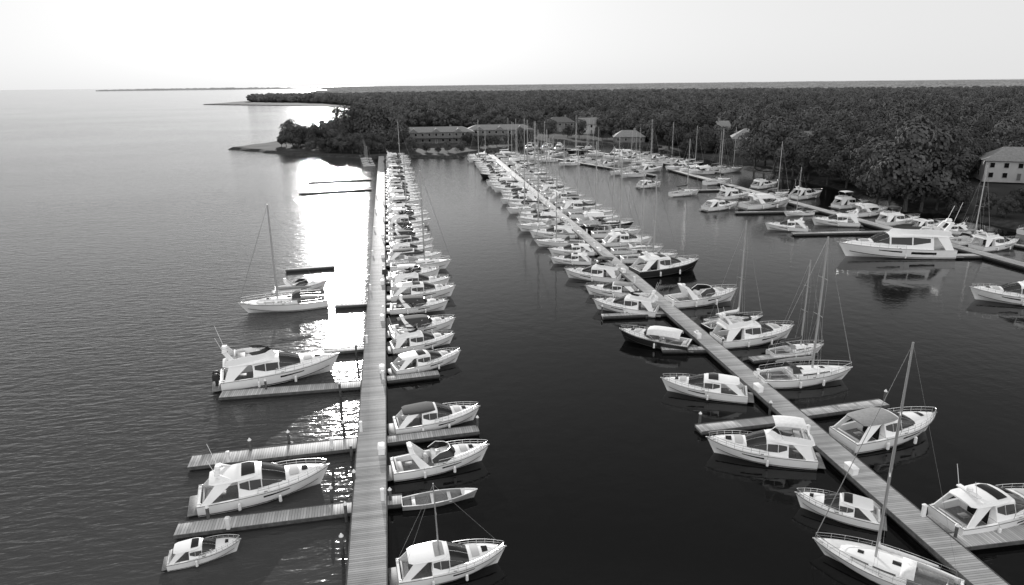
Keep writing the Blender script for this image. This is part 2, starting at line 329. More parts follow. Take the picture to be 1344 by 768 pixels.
def sail(L=10.5,B=3.5,mh=1.3,hullm='gelcoat',cover='grey_canvas',dodger='dark_canvas',outb=False):
    Fs,Fb=1.05,1.4; tc=.34; sole=.5
    hb,sh,P,X,parts=hullparts(L,B,Fs,Fb,.72,2.1,tc,hullm,'navy_stripe',rk=.1,sole=sole)
    def s_(t,w,h): return (X(t),hb(t)*w,hb(t)*w*.82,sh(t)-.05,sh(t)+h)
    st=[s_(.8,.4,.04),s_(.74,.55,.26),s_(.62,.62,.36),s_(.48,.66,.42),s_(.345,.66,.45)]
    Pc=SS(st); g=G(); ssbody(g,Pc,5,'gelcoat'); parts.append(('coach_roof',g,None))
    for sg in (1,-1):
        for ua,ub in ((1.2,2.2),(2.4,3.5)):
            g=G(); win(g,Pc,ua,ub,sg*.75,sg*.48); parts.append(('window',g,'coach_roof'))
    g=G(); g.box((X(.66),0,sh(.66)+.38),(.5,.5,.07),'smoked_glass'); parts.append(('hatch',g,'coach_roof'))
    g=G(); g.box((X(.42),0,sh(.42)+.48),(.7,.6,.06),'smoked_glass'); parts.append(('hatch',g,'coach_roof'))
    if dodger:
        w=hb(.35)*.66; zb=sh(.35)+.35
        def C(u,q): return (X(.30)+u*1.1,q*w,zb+(1.0*math.sqrt(max(0,1-(u)**2))*.75)*(1-abs(q)**5)+.0)
        g=G(); g.grid(C,lin(0,1,7),lin(-1,1,11),dodger); parts.append(('spray_hood',g,None))
    for sg in (1,-1):
        g=G(); g.box((X(.18),sg*hb(.18)*.55,sole+.2),(L*.24,hb(.18)*.35,.4),'teak',.04); parts.append(('seat',g,None))
    g=G(); cx=X(.1); g.tube([(cx,.45*math.cos(a),1.15+.45*math.sin(a)) for a in lin(0,6.283,15)],.022,'chrome',5)
    g.tube([(cx,0,sole),(cx,0,1.2)],.07,'gelcoat'); 
    for a in (0,1.05,2.1): g.tube([(cx,.45*math.cos(a),1.15+.45*math.sin(a)),(cx,-.45*math.cos(a),1.15-.45*math.sin(a))],.012,'chrome',4)
    parts.append(('steering_wheel',g,None))
    mx=X(.56); zm=sh(.56)+.35; top=mh*L+zm-.5
    g=G(); g.tube([(mx,0,zm-.1),(mx-.02,0,top*.6),(mx-.06,0,top)],[.12,.11,.085],'aluminium',8); parts.append(('mast',g,None))
    for f in (.42,.7):
        g=G(); z=zm+(top-zm)*f; g.tube([(mx-.1,.85,z),(mx,0,z),(mx-.1,-.85,z)],.03,'aluminium',5); parts.append(('spreader',g,'mast'))
    zb=sh(.5)+1.35; bl=.40*L
    g=G(); g.tube([(mx-.1,0,zb),(mx-bl,0,zb+.05)],.06,'aluminium',6); parts.append(('boom',g,'mast'))
    g=G(); g.tube([(mx-.05,0,zb+.75),(mx-.12,0,zb+.3),(mx-.5,0,zb+.2),(mx-bl*.6,0,zb+.18),(mx-bl*.97,0,zb+.12)],[.07,.16,.2,.17,.08],cover,8); parts.append(('furled_sail',g,'boom'))
    g=G(); tp=(mx-.06,0,top-.1)
    g.tube([(X(.02),0,sh(0)),tp],.011,'aluminium',4)
    for sg in (1,-1):
        zz=lambda f:zm+(top-zm)*f
        g.tube([(mx-.05,sg*hb(.55)*.95,sh(.55)),(mx-.1,sg*.85,zz(.42)),(mx-.1,sg*.85,zz(.7)),tp],.011,'aluminium',4)
        g.tube([(mx-.35,sg*hb(.53)*.95,sh(.55)),(mx,sg*.08,zz(.42))],.01,'aluminium',4)
    parts.append(('rigging',g,'mast'))
    g=G(); a=Vector((X(.985),0,sh(1)+.05)); b=Vector(tp); g.tube([a,a.lerp(b,.06),a.lerp(b,.5),a.lerp(b,.93),b],[.012,.04,.032,.02,.01],'grey_canvas',6); parts.append(('furled_jib',g,'mast'))
    parts.append(('lifeline',rails(hb,sh,X,.06,.97,.6,True,11),None))
    if outb: g=G(); x=X(0)-.3; g.box((x,.5,1.2),(.6,.46,.6),'black_plastic',.12,.03); g.box((x,.5,.5),(.25,.18,1.0),'black_plastic',.05); parts.append(('outboard_motor',g,None))
    parts+=fenders(hb,sh,X,[(.35,-1),(.6,-1)])
    return finish(L,parts)
def skiff(L=7.5):
    B=2.1; hb,sh,P=hullfns(L,B,.62,.95,.7,2.0,.05); X=lambda t:-L/2+L*t; parts=[]
    g=G(); g.grid(P,TS,SS_,'grey_canvas'); g.ring([P(0,s) for s in SS_],'grey_canvas'); parts.append(('hull',g,None))
    g=G(); fl=lambda t,q:(X(t),q*hb(t)*.86*(1-.3*t),.28+.15*t); g.grid(fl,lin(.02,.93,10),lin(-1,1,3),'teak'); parts.append(('floor',g,None))
    g=G()
    for sg in (1,-1): g.tube([P(t,sg) for t in TS],.05,'deck_paint',5)
    g.tube([P(0,1),P(0,-1)],.05,'deck_paint',5); parts.append(('gunwale',g,'hull'))
    for t in (.15,.4,.62):
        g=G(); g.box((X(t),0,.52),(.35,hb(t)*1.9,.06),'deck_paint'); parts.append(('seat',g,None))
    g=G(); g.grid(lambda t,q:(X(t),q*hb(t)*.97,sh(t)-.02),lin(.78,1,5),lin(-1,1,3),'deck_paint'); parts.append(('foredeck',g,None))
    return finish(L,parts)
def finish(L,parts):
    v=V(); v.L=L; v.parts=[(n,g.mesh(n),p) for n,g,p in parts]
    j=G()
    for n,g,p in parts:
        if n in('fender','waterline_stripe','anchor_roller','cleat','table'): continue
        j.merge(g)
    v.joined=j.mesh('boat_far'); return v
VAR={
 'coupe':(motor(11,.36,'coupe'),'motor_cruiser','white hard top cruiser with radar arch'),
 'coupe2':(motor(10.5,.35,'coupe',arch=False,hh=1.1,ws=.68,stripe='grey_canvas'),'motor_cruiser','sleek white cruiser with raked windshield'),
 'couped':(motor(10,.36,'coupe',topm='dark_canvas',arch=False,sunroof=None),'motor_cruiser','white cruiser with dark roof'),
 'coupeg':(motor(10,.36,'coupe',topm='grey_canvas',arch=False,sunroof=None,hh=1.2,cover='nopad'),'motor_cruiser','white cruiser with grey hard top'),
 'fly':(motor(11.5,.37,'fly'),'motor_cruiser','white flybridge cruiser with radar arch'),
 'flyb':(motor(11,.37,'fly',arch=False,cover='bimini',canvas='dark_canvas'),'motor_cruiser','white flybridge cruiser with dark bimini'),
 'flyw':(motor(10.5,.37,'fly',arch=False,cover='bimini',canvas='white_canvas',stripe='dark_hull',ws=.64),'motor_cruiser','white flybridge cruiser with pale bimini'),
 'fly2':(motor(10,.38,'fly',arch=False,ws=.63,hh=1.15),'motor_cruiser','stout white flybridge cruiser'),
 'open':(motor(9.5,.36,'open'),'motor_cruiser','white cruiser with dark canvas canopy'),
 'openw':(motor(9.5,.36,'open',canvas='white_canvas'),'motor_cruiser','white cruiser with pale canvas canopy'),
 'openn':(motor(9.5,.35,'open',canvas=None),'motor_cruiser','open white sports cruiser with radar arch'),
 'dark':(motor(9.5,.35,'open',canvas='white_canvas',arch=False,hullm='dark_hull',stripe='chrome',ports=False),'motor_cruiser','dark hulled cruiser with white canopy'),
 'darkc':(motor(11,.35,'coupe',hullm='dark_hull',stripe='chrome',ports=False),'motor_cruiser','dark hulled cruiser with white top'),
 'pilot':(motor(10,.37,'coupe',arch=False,mast=True,ws=.64,sunroof='grey_canvas'),'motor_cruiser','white pilothouse boat with short mast'),
 'cuddy':(motor(6.6,.40,'coupe',arch=False,ports=False,hh=1.25),'motor_boat','small white cabin boat'),
 'cuddyo':(motor(7,.37,'open',canvas=None,outb=True,ports=False,arch=False),'motor_boat','small white open boat with outboard'),
 'yacht':(motor(19,.25,'yacht',hh=1.1,ws=.72),'motor_yacht','large white yacht with dark windows'),
 'cruiser_ob':(motor(12,.35,'fly',outb=True,hh=1.1,arch=True),'motor_cruiser','large white cruiser with black outboards'),
 'sail':(sail(mh=1.4),'sailboat','white sailboat with dark spray hood'),
 'saillow':(sail(10.5,3.8,1.16),'sailboat','white sailboat with bare mast'),
 'sail2':(sail(9.5,3.2,1.5,cover='dark_canvas',dodger='grey_canvas'),'sailboat','white sailboat with dark furled mainsail'),
 'sail3':(sail(12,4.0,1.4,cover='white_canvas',dodger='white_canvas'),'sailboat','large white sailboat with white covers'),
 'sailt':(sail(12,4.6,1.75,cover='white_canvas',dodger='white_canvas'),'sailboat','white sailboat with very tall mast'),
 'saild':(sail(10,3.3,1.5,hullm='dark_hull',cover='white_canvas'),'sailboat','dark hulled sailboat with white cover'),
 'skiff':(skiff(),'rowing_boat','open grey boat with bench seats'),
}
CNT=[0]
def put(v,stern,bow,where='beside a wooden pier',far=False):
    a=Vector(stern); b=Vector(bow); d=b-a; c=(a+b)/2; c.z=random.uniform(-.03,.03)
    vv,nm,lb=VAR[v]; s=d.length/vv.L; rot=math.atan2(d.y,d.x); CNT[0]+=1
    kw=dict(label=lb+' '+where,category='sailboat' if 'sail' in nm else ('rowing boat' if nm=='rowing_boat' else 'motor boat'),group='boats moored in the marina')
    if far: 
        new(nm,vv.joined,None,c,rot,s,**kw); return
    e=new(nm,None,None,c,rot,s,**kw); mp={}
    for n,me,p in vv.parts:
        o=new(n,me,mp.get(p,e)); 
        if n not in mp: mp[n]=o
def pp(v,s,b,where='beside a wooden pier',far=False): put(v,W(*s),W(*b),where,far)
OUT='outside the long pier'
pp('cuddy',(222,742),(318,722),'by a finger dock')
pp('coupe',(262,666),(434,632),'between finger docks')
pp('cruiser_ob',(292,508),(447,485),'along a finger dock')
pp('saillow',(430,400),(314,412),OUT)
pp('openn',(362,386),(430,379),OUT)
IN='at the long pier'
pp('pilot',(522,762),(664,737),IN); pp('skiff',(528,666),(627,652),IN); pp('openn',(515,624),(642,603),IN)
pp('couped',(518,566),(630,550),IN); pp('coupe2',(517,491),(605,474),IN); pp('fly',(514,461),(597,450),IN)
pp('open',(512,441),(598,431),IN)
CE='at the diagonal pier'
pp('sailt',(1262,790),(1064,722),CE); pp('cuddy',(1154,690),(1042,664),CE); pp('flyw',(1068,607),(926,593),CE)
pp('coupe2',(980,524),(867,512),CE); pp('dark',(905,460),(813,446),CE); pp('fly',(862,414),(778,405),CE)
pp('coupeg',(838,390),(768,386),CE); pp('flyb',(813,370),(741,364),CE); pp('coupe',(776,347),(722,346),CE)
pp('sail',(995,505),(1117,497),CE); pp('coupeg',(1104,587),(1224,564),CE); pp('fly',(940,453),(1040,443),CE)
pp('openn',(878,402),(966,394),CE); pp('coupe',(1238,694),(1376,668),CE); pp('darkc',(832,363),(916,354),CE)
pp('saild',(925,437),(1000,426),CE); pp('sail2',(1010,470),(1080,462),CE)
TH='by the far dock'
pp('yacht',(1246,337),(1098,336),TH); pp('fly',(1392,402),(1270,392),TH)
for v,s,b in [('coupe',(1060,304),(1003,301)),('fly',(1126,297),(1064,295)),('flyb',(1155,296),(1206,293)),('coupe',(1272,308),(1216,305)),('fly',(1280,329),(1335,324)),
   ('coupe2',(925,277),(968,273)),('openw',(975,275),(1036,271)),('sail2',(880,258),(918,255)),('flyw',(1096,274),(1140,271)),('coupe',(1040,262),(1078,258)),
   ('sail',(1250,322),(1298,316)),('fly2',(990,248),(1020,245)),('sail',(1066,282),(1028,284)),
   ('sail2',(925,243),(960,240)),('cuddy',(838,247),(868,245)),('sail2',(1340,308),(1385,304)),
   ('openw',(1118,285),(1165,281)),('fly',(945,262),(985,259)),
   ('coupe2',(1195,303),(1240,299)),('sail',(1000,262),(1035,258))]:
    pp(v,s,b,TH)
# ------------------------------------------------------------ docks
def dock(a,b,width,z=.45,name='floating_dock',label='weathered plank finger dock between moored boats',cat='dock',stringer=True,th=.2):
    d=b-a; Ln=d.length; g=G(); g.box((Ln/2,0,z-th/2),(Ln,width,th),'planks',.02)
    e=new(name,None,None,Vector((a.x,a.y,0)),math.atan2(d.y,d.x),label=label,category=cat)
    new('deck',g.mesh('deck'),e)
    if stringer:
        for sg in (1,-1):
            g=G(); g.box((Ln/2,sg*(width/2+.04),z-th/2),(Ln,.08,th+.06),'pile_wood',.02); new('edge_beam',g.mesh('edge_beam'),e)
    g=G(); g.box((Ln/2,0,(z-th)/2-.1),(Ln*.98,width*.8,z-th+.15),'float_black',.05)
    new('float',g.mesh('float'),e)
    return e
pg=G(); pg.tube([(0,0,-1),(0,0,1.75)],.15,'pile_wood',10); PILE=pg.mesh('pile_post')
pg=G(); pg.tube([(0,0,1.72),(0,0,1.78),(0,0,2.02)],[.2,.2,.03],'pile_cap',10); PCAP=pg.mesh('pile_cap')
def pile(p,s=1):
    e=new('mooring_pile',PILE,None,Vector((p.x,p.y,0)),0,s,label='dark wooden mooring pile with white cap beside dock',category='post',group='mooring piles')
    new('cap',PCAP,e)
pg=G(); pg.box((0,0,.5),(.3,.3,1.0),'pile_cap',.04); pg.box((0,0,1.05),(.36,.36,.12),'pile_cap',.04); PED=pg.mesh('pedestal')
def pedestal(p,z=.55):
    new('power_pedestal',PED,None,Vector((p.x,p.y,z)),0,.85,label='white shore power pedestal standing on dock planks',category='power pedestal',group='power pedestals on the docks')
pg=G(); pg.box((0,0,.28),(1.1,.55,.5),'gelcoat',.05); DB=pg.mesh('box'); pg=G(); pg.box((0,0,.58),(1.16,.6,.12),'gelcoat',.05); DBL=pg.mesh('lid')
def dbox(p,rot=0,z=.55):
    e=new('dock_box',DB,None,Vector((p.x,p.y,z)),rot,label='white storage box standing on dock planks',category='storage box',group='storage boxes on the docks'); new('lid',DBL,e)
A0=W(483,768); A1=W(501,204); uA=(A1-A0).normalized(); nA=Vector((uA.y,-uA.x,0))
AS=A0-uA*25
dock(AS,A1,2.4,z=.75,name='long_pier',label='long straight plank pier lined with moored boats',cat='pier',th=.3)
C0=W(1284,768); C1=W(643,204); uC=(C1-C0).normalized(); nC=Vector((uC.y,-uC.x,0))
dock(C0-uC*20,C1,2.1,z=.7,name='long_pier',label='narrow plank pier with boats moored on both sides',cat='pier',th=.28)
T0=W(1420,373); T1=W(880,224)
dock(T0,T1,2.6,z=.6,name='long_pier',label='plank dock running past yachts toward wooded shore',cat='pier')
def fd(a,b,w=1.5,**k): dock(W(*a),W(*b),w,**k)
fd((250,612),(470,587),1.9); fd((232,702),(466,672),1.4); fd((290,523),(474,509),1.6); fd((375,357),(440,352),1.2); fd((392,256),(488,250),1.0); fd((404,241),(488,237),1.0)
fd((425,466),(480,461),1.1); fd((440,405),(484,402),1.0)
fd((508,583),(628,568),1.2); fd((508,502),(576,494),1.2); fd((508,664),(528,662),1.2)
fd((916,568),(1020,556),1.3); fd((1050,548),(1160,533),1.3); fd((985,476),(1066,467),1.2); fd((1240,718),(1390,700),1.5); fd((1090,668),(1175,668),1.2)
fd((925,425),(985,420),1.1); fd((868,462),(945,462),1.1); fd((790,418),(880,414),1.1)
fd((1197,338),(1310,338),1.8); fd((1320,322),(1400,335),1.5)
fd((1040,309),(1195,306),1.5); fd((965,281),(1095,279),1.3); fd((900,252),(985,250),1.3)
for q in [(452,573),(436,662),(275,688),(330,597),(455,684),(450,727),(380,586),(350,516),(468,468),(447,520),(462,604),(466,640)]:
    pile(W(*q),.8)
for q in [(1010,545),(1160,530),(1068,463),(918,560),(948,458),(1252,712),(870,458),(790,414),(513,663),(627,565)]: pile(W(*q),.75)
for i in range(14): pedestal(A0+uA*(8+i*11)+nA*.95*( -1 if i%2 else 1),.75)
for i in range(14): pedestal(C0+uC*(6+i*12)+nC*.8*( -1 if i%2 else 1),.7)
for q in [(300,606),(436,588),(300,694)]: pedestal(W(*q,.45),.45)
for i in range(10): dbox(C0+uC*(12+i*15)-nC*.7,math.atan2(uC.y,uC.x),.7)
for i in range(6): dbox(A0+uA*(15+i*17)+nA*.85,math.atan2(uA.y,uA.x),.75)
def fillrow(O,u,n,s0,s1,sp,side,off,kinds,lr,fingers,skew=0,farz=150,where='',ln=9):
    s=s0;i=0;lastv=None
    while s<s1:
        Lb=random.uniform(*lr); v=random.choice([q for q in kinds if q!=lastv]); lastv=v
        if v.startswith('sail'): Lb*=1.08
        p=O+u*s; d=(n*side+u*(skew+random.uniform(-.06,.06))).normalized()
        o2=off+random.uniform(0,.5)
        a=p+d*o2; b=p+d*(o2+Lb)
        far=p.y>farz
        put(v,a,b,where,far)
        if fingers and i%2==0:
            f=p+u*sp*.5; dock(f+n*side*1.2,f+n*side*ln,.9,z=.4,stringer=not far)
        s+=sp*random.uniform(.88,1.17); i+=1
mot=['coupe','coupe2','fly','fly2','coupeg','couped','open','openw','darkc','flyb','flyw','openn']
sA=(W(490,412)-A0).dot(uA); eA=(A1-A0).length-4
fillrow(A0,uA,nA,sA,eA,5.6,1,1.7,mot+['cuddyo','open','sail2'],(7.8,9.6),True,where=IN,ln=8)
eC=(C1-C0).length
sL=(W(800,334)-C0).dot(uC); sR=(W(815,345)-C0).dot(uC)
fillrow(C0,uC,nC,sL,eC-3,6.8,-1,1.6,mot+['sail2','sail','sail3','saild'],(8.0,9.8),True,skew=.12,where=CE)
fillrow(C0,uC,nC,sR,eC-3,7.0,1,1.6,['coupe','fly','openw','flyb','sail','sail2','sail3','saild','sail','sail2','sail3'],(8.6,10.5),True,skew=-.02,where=CE)
def rowpx(a,b,n,kinds,lr=(8.5,10.5),where='near the wooded shore',drop=.2):
    A=W(*a);B=W(*b)
    u=(B-A).normalized(); nn=Vector((u.y,-u.x,0))
    dock(A,B,2,z=.55,label='plank dock among boats near the wooded shore')
    for i in range(n):
        for sg in (1,-1):
            if random.random()<drop: continue
            p=A.lerp(B,(i+.5)/n); L_=random.uniform(*lr); p=p+u*random.uniform(-.8,.8)
            put(random.choice(kinds),p+nn*sg*2,p+nn*sg*(2+L_),where,True)
mix=['coupe','fly','openw','coupeg','fly2','sail','sail2','saild','sail2','sail','sail3']
rowpx((705,206),(860,232),10,mix,drop=.35); rowpx((770,199),(950,229),13,mix,drop=.35)
rowpx((690,196),(780,197),5,mix)
for i in range(5): pp(random.choice(['sail','sail2']),(486+i*1.5,206+i*3),(472+i,207+i*3),OUT,True)
# ------------------------------------------------------------ land
coast=[(266,137.5),(330,138.5),(400,139.5),(450,142),(485,147),(492,154),(478,163),(445,173),(400,182),(350,189),(300,196),(335,199.5),(380,204.5),(430,206.5),(480,208),(530,208),(600,208),(618,203),(660,197),(690,192),(760,190),(850,194),(900,203),(940,214),(1020,233),(1110,251),(1145,268),(1180,277),(1230,281),(1300,294),(1400,316),(1500,340)]
C=[W(*c) for c in coast]
last=C[-1]
back=[Vector((last.x+400,last.y-40,0)),Vector((14000,3000,0)),Vector((14000,16000,0)),Vector((-1500,16000,0)),W(430,118.2),W(400,124),W(370,129),W(325,133),W(290,136)]
dense=[]
for a,b in zip(C[:-1],C[1:]):
    n=max(2,int((b-a).length/7)); nn=Vector(((b-a).y,-(b-a).x,0)).normalized()
    for i in range(n): dense.append(a.lerp(b,i/n)+nn*random.uniform(-1.2,1.2))
dense.append(C[-1])
poly=dense+back
def offset(ps,d):
    out=[]
    for i,p in enumerate(ps):
        t=(ps[(i+1)%len(ps)]-ps[i-1]); nn=Vector((t.y,-t.x,0)).normalized(); out.append(p+nn*d)
    return out
area=sum(a.x*b.y-b.x*a.y for a,b in zip(poly,poly[1:]+poly[:1]))
sg=1 if area>0 else -1
inner=offset(poly,-3.0*sg)
bm=bmesh.new(); vs=[bm.verts.new((p.x,p.y,1.1)) for p in inner]; es=[bm.edges.new((vs[i],vs[(i+1)%len(vs)])) for i in range(len(vs))]
bmesh.ops.triangle_fill(bm,use_beauty=True,edges=es)
bmesh.ops.recalc_face_normals(bm,faces=bm.faces)
me=bpy.data.meshes.new('ground'); bm.to_mesh(me); bm.free(); me.materials.append(MATS['grass'])
new('ground',me,kind='structure')
g=G(); mid=offset(poly,-1.6*sg); n=len(poly)
vs=[(p.x,p.y,-.6) for p in offset(poly,1.0*sg)]+[(p.x+random.uniform(-.5,.5),p.y+random.uniform(-.5,.5),random.uniform(.3,.9)) for p in mid]+[(p.x,p.y,1.104) for p in inner]
g.add(vs,[(k*n+i,k*n+(i+1)%n,(k+1)*n+(i+1)%n,(k+1)*n+i) for k in (0,1) for i in range(n)],'rock')
new('shore',g.mesh('shore',False),kind='structure')
def far_strip(x0,x1,y,dist,hh,name):
    pts=[]; n=120
    for i in range(n+1):
        px=lerp(x0,x1,i/n); d=fw*F+R*(px-CX)-U*(y-CY); d=Vector((d.x,d.y,0)).normalized(); pts.append(d*dist)
    g=G(); hs=[hh*(.3+.7*math.sin(math.pi*min(1,(i/n)*1.1+.02))**.5)*random.uniform(.75,1.1) for i in range(n+1)]
    vs=[(p.x,p.y,-1) for p in pts]+[(p.x,p.y,h) for p,h in zip(pts,hs)]+[(p.x*1.05,p.y*1.05,h*.9) for p,h in zip(pts,hs)]
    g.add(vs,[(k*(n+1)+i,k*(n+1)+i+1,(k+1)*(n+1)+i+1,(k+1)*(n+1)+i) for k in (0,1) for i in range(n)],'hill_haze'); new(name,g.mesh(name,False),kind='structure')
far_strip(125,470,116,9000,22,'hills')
# ------------------------------------------------------------ water
mt=bpy.data.materials.new('water'); mt.use_nodes=True; nt=mt.node_tree; b=nt.nodes['Principled BSDF']; N=nt.nodes.new; L=nt.links.new
b.inputs['IOR'].default_value=1.33
def M(op,a,bv=None):
    n=N('ShaderNodeMath'); n.operation=op
    for i,x in enumerate((a,bv)):
        if x is None: continue
        if isinstance(x,(int,float)): n.inputs[i].default_value=x
        else: L(x,n.inputs[i])
    return n.outputs[0]
tc=N('ShaderNodeTexCoord'); sp=N('ShaderNodeSeparateXYZ'); L(tc.outputs['Object'],sp.inputs[0])
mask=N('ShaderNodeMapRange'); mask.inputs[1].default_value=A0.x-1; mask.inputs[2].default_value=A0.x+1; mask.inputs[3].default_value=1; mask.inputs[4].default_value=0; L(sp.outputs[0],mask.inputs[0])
def noise(scale,rot,sx,sy,det=3,dist=0):
    mp=N('ShaderNodeMapping'); mp.inputs['Rotation'].default_value=(0,0,math.radians(rot)); mp.inputs['Scale'].default_value=(sx,sy,1); L(tc.outputs['Object'],mp.inputs['Vector'])
    n=N('ShaderNodeTexNoise'); n.inputs['Scale'].default_value=scale; n.inputs['Detail'].default_value=det; n.inputs['Distortion'].default_value=dist; L(mp.outputs[0],n.inputs['Vector']); return n.outputs['Fac']
w1=noise(1.5,24,.32,1,3,.35); w2=noise(3.6,-8,.4,1,2,.2); w3=noise(.5,5,1,1,2); w4=noise(.3,30,.3,1,2)
patch=noise(.012,30,.5,1,3)
hs=M('ADD',M('ADD',M('MULTIPLY',w1,.24),M('MULTIPLY',w2,.07)),M('MULTIPLY',w4,.12))
fary=N('ShaderNodeMapRange'); fary.inputs[1].default_value=90; fary.inputs[2].default_value=280; fary.inputs[3].default_value=1; fary.inputs[4].default_value=11; L(sp.outputs[1],fary.inputs[0])
hin=M('ADD',M('MULTIPLY',w3,.045),M('MULTIPLY',M('MULTIPLY',w2,.012),fary.outputs[0]))
pm=N('ShaderNodeMapRange'); pm.inputs[1].default_value=.35; pm.inputs[2].default_value=.65; pm.inputs[3].default_value=.65; pm.inputs[4].default_value=1.15; L(patch,pm.inputs[0])
hs=M('MULTIPLY',hs,pm.outputs[0])
hgt=M('ADD',M('MULTIPLY',hs,mask.outputs[0]),M('MULTIPLY',hin,M('SUBTRACT',1.0,mask.outputs[0])))
bp=N('ShaderNodeBump'); bp.inputs['Distance'].default_value=.5; bp.inputs['Strength'].default_value=1; L(hgt,bp.inputs['Height']); L(bp.outputs[0],b.inputs['Normal'])
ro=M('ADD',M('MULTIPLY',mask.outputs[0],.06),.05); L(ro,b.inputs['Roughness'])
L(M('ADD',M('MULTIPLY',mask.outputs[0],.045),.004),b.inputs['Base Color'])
MATS['water']=mt
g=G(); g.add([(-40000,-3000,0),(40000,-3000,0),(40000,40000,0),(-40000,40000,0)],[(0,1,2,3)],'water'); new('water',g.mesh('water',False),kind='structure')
# ------------------------------------------------------------ trees
def tree(seed,Hh=13,Rr=5,nl=4800,leaf=.32):
    rd=random.Random(seed); tr=G(); top=Vector((rd.uniform(-.4,.4),rd.uniform(-.4,.4),Hh*.72))
    tr.tube([(0,0,-.3),(top.x*.3,top.y*.3,Hh*.25),(top.x*.7,top.y*.7,Hh*.5),top],[.32,.24,.17,.06],'bark',7)
    lobes=[]
    for i in range(18):
        a=rd.uniform(0,6.28); z=Hh*rd.uniform(.22,.76); q=rd.uniform(.35,.8)*Rr
        q*=math.sqrt(max(.1,1-((z/Hh-.45)/.48)**2))
        c=Vector((q*math.cos(a),q*math.sin(a),z)); lobes.append((c,rd.uniform(.32,.5)*Rr))
        if i<6: tr.tube([(0,0,Hh*rd.uniform(.15,.4)),c*.6+Vector((0,0,z*.2)),c],[.12,.07,.03],'bark',5)
    lobes.append((Vector((0,0,Hh*.76)),Rr*.5)); cr=G(); vs=[];fs=[]
    for i in range(nl):
        c,r=rd.choice(lobes); d=Vector((rd.gauss(0,1),rd.gauss(0,1),rd.gauss(0,1)+.35)).normalized()
        p=c+d*r*rd.uniform(.82,1.04); p.z=c.z+(p.z-c.z)*.85
        if p.z<.4: continue
        nn=(d+Vector((rd.gauss(0,.22),rd.gauss(0,.22),rd.gauss(0,.22)))).normalized(); a=nn.orthogonal().normalized(); bb=nn.cross(a); s=leaf*rd.uniform(.6,1.3); k=len(vs)
        vs+=[p+a*s,p+bb*s*.7,p-a*s,p-bb*s*.7]; fs.append((k,k+1,k+2,k+3))
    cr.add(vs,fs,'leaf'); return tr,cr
TR=[tree(s,h,r) for s,h,r in ((1,13,5.4),(2,15,6.0),(3,11,5.6),(4,14,5.4))]
TM=[(a.mesh('trunk'),c.mesh('crown',False)) for a,c in TR]
src=bpy.data.collections.new('tree_source')
for i,s in enumerate((11,12,13,14,15)):
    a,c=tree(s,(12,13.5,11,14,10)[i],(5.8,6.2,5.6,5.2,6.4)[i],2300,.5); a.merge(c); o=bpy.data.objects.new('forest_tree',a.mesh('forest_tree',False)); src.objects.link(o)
def tplace(p,s,i=None,lab='leafy dark tree standing on the shore'):
    i=random.randrange(4) if i is None else i
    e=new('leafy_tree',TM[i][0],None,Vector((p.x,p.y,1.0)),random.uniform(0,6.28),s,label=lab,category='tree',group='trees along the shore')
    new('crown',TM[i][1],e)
for px,py,s in [(385,197,1.0),(376,196,.6),(392,198,.85),(402,196,1.0),(415,198,.85),(428,197,1.0),(440,200,1.1),(450,200,1.2),(462,199,1.35),(474,200,1.5),(486,200,1.6),(497,200,1.5),(508,199,1.4),(518,198,1.2),(527,196,.8),(470,204,.7),(498,205,.7),(440,203,.6),(485,205,.7),(455,204,.6),(515,204,.7),(395,191,.8),(420,189,.9),(440,188,1.1),(455,190,1.4),(472,190,1.6),(490,190,1.7),(505,190,1.6),(370,195,.45),(425,202,.5),(408,201,.45),(448,204,.7),(430,204,.6),(463,205,.7),(478,206,.6)]:
    tplace(W(px,py),s,lab='dense dark tree on the small peninsula')
for px,py,s in [(1150,272,1.0),(1165,277,1.1),(1187,281,1.5),(1208,281,1.25),(1228,280,.95),(1142,262,.9),(862,196,1.1),(878,198,1.3),(893,199,1.1),(990,224,1.0),(1015,230,1.3),(1040,235,1.1),(1060,240,.9),(1250,284,.6),(700,186,.7),(682,190,.6),(520,194,.9),(614,194,.6),(694,189,.6),(790,186,.7),(810,187,.5),(760,184,.8),(745,183,.6),(955,214,.6),(905,203,.8),(1085,246,.9),(1110,251,1.0),(640,196,.45),(588,203,.4),(560,203,.35),(540,203,.5),(668,194,.5),(720,184,.8),(604,203,.4),(575,204,.3),(628,198,.45),(652,195,.4),(1290,289,.4),(1318,292,.42),(1340,285,.5)]:
    tplace(W(px,py),s)
HS=[]
wg=G(); wg.box((0,-.04,0),(1.3,.1,1.5),'trim',.01); wg.box((0,-.1,0),(1.1,.04,1.3),'smoked_glass',.005); WIN=wg.mesh('window')
dg=G(); dg.box((0,-.04,0),(1.2,.1,2.2),'trim',.01); dg.box((0,-.1,.05),(.9,.04,1.9),'wall_grey',.005); DOOR=dg.mesh('door')
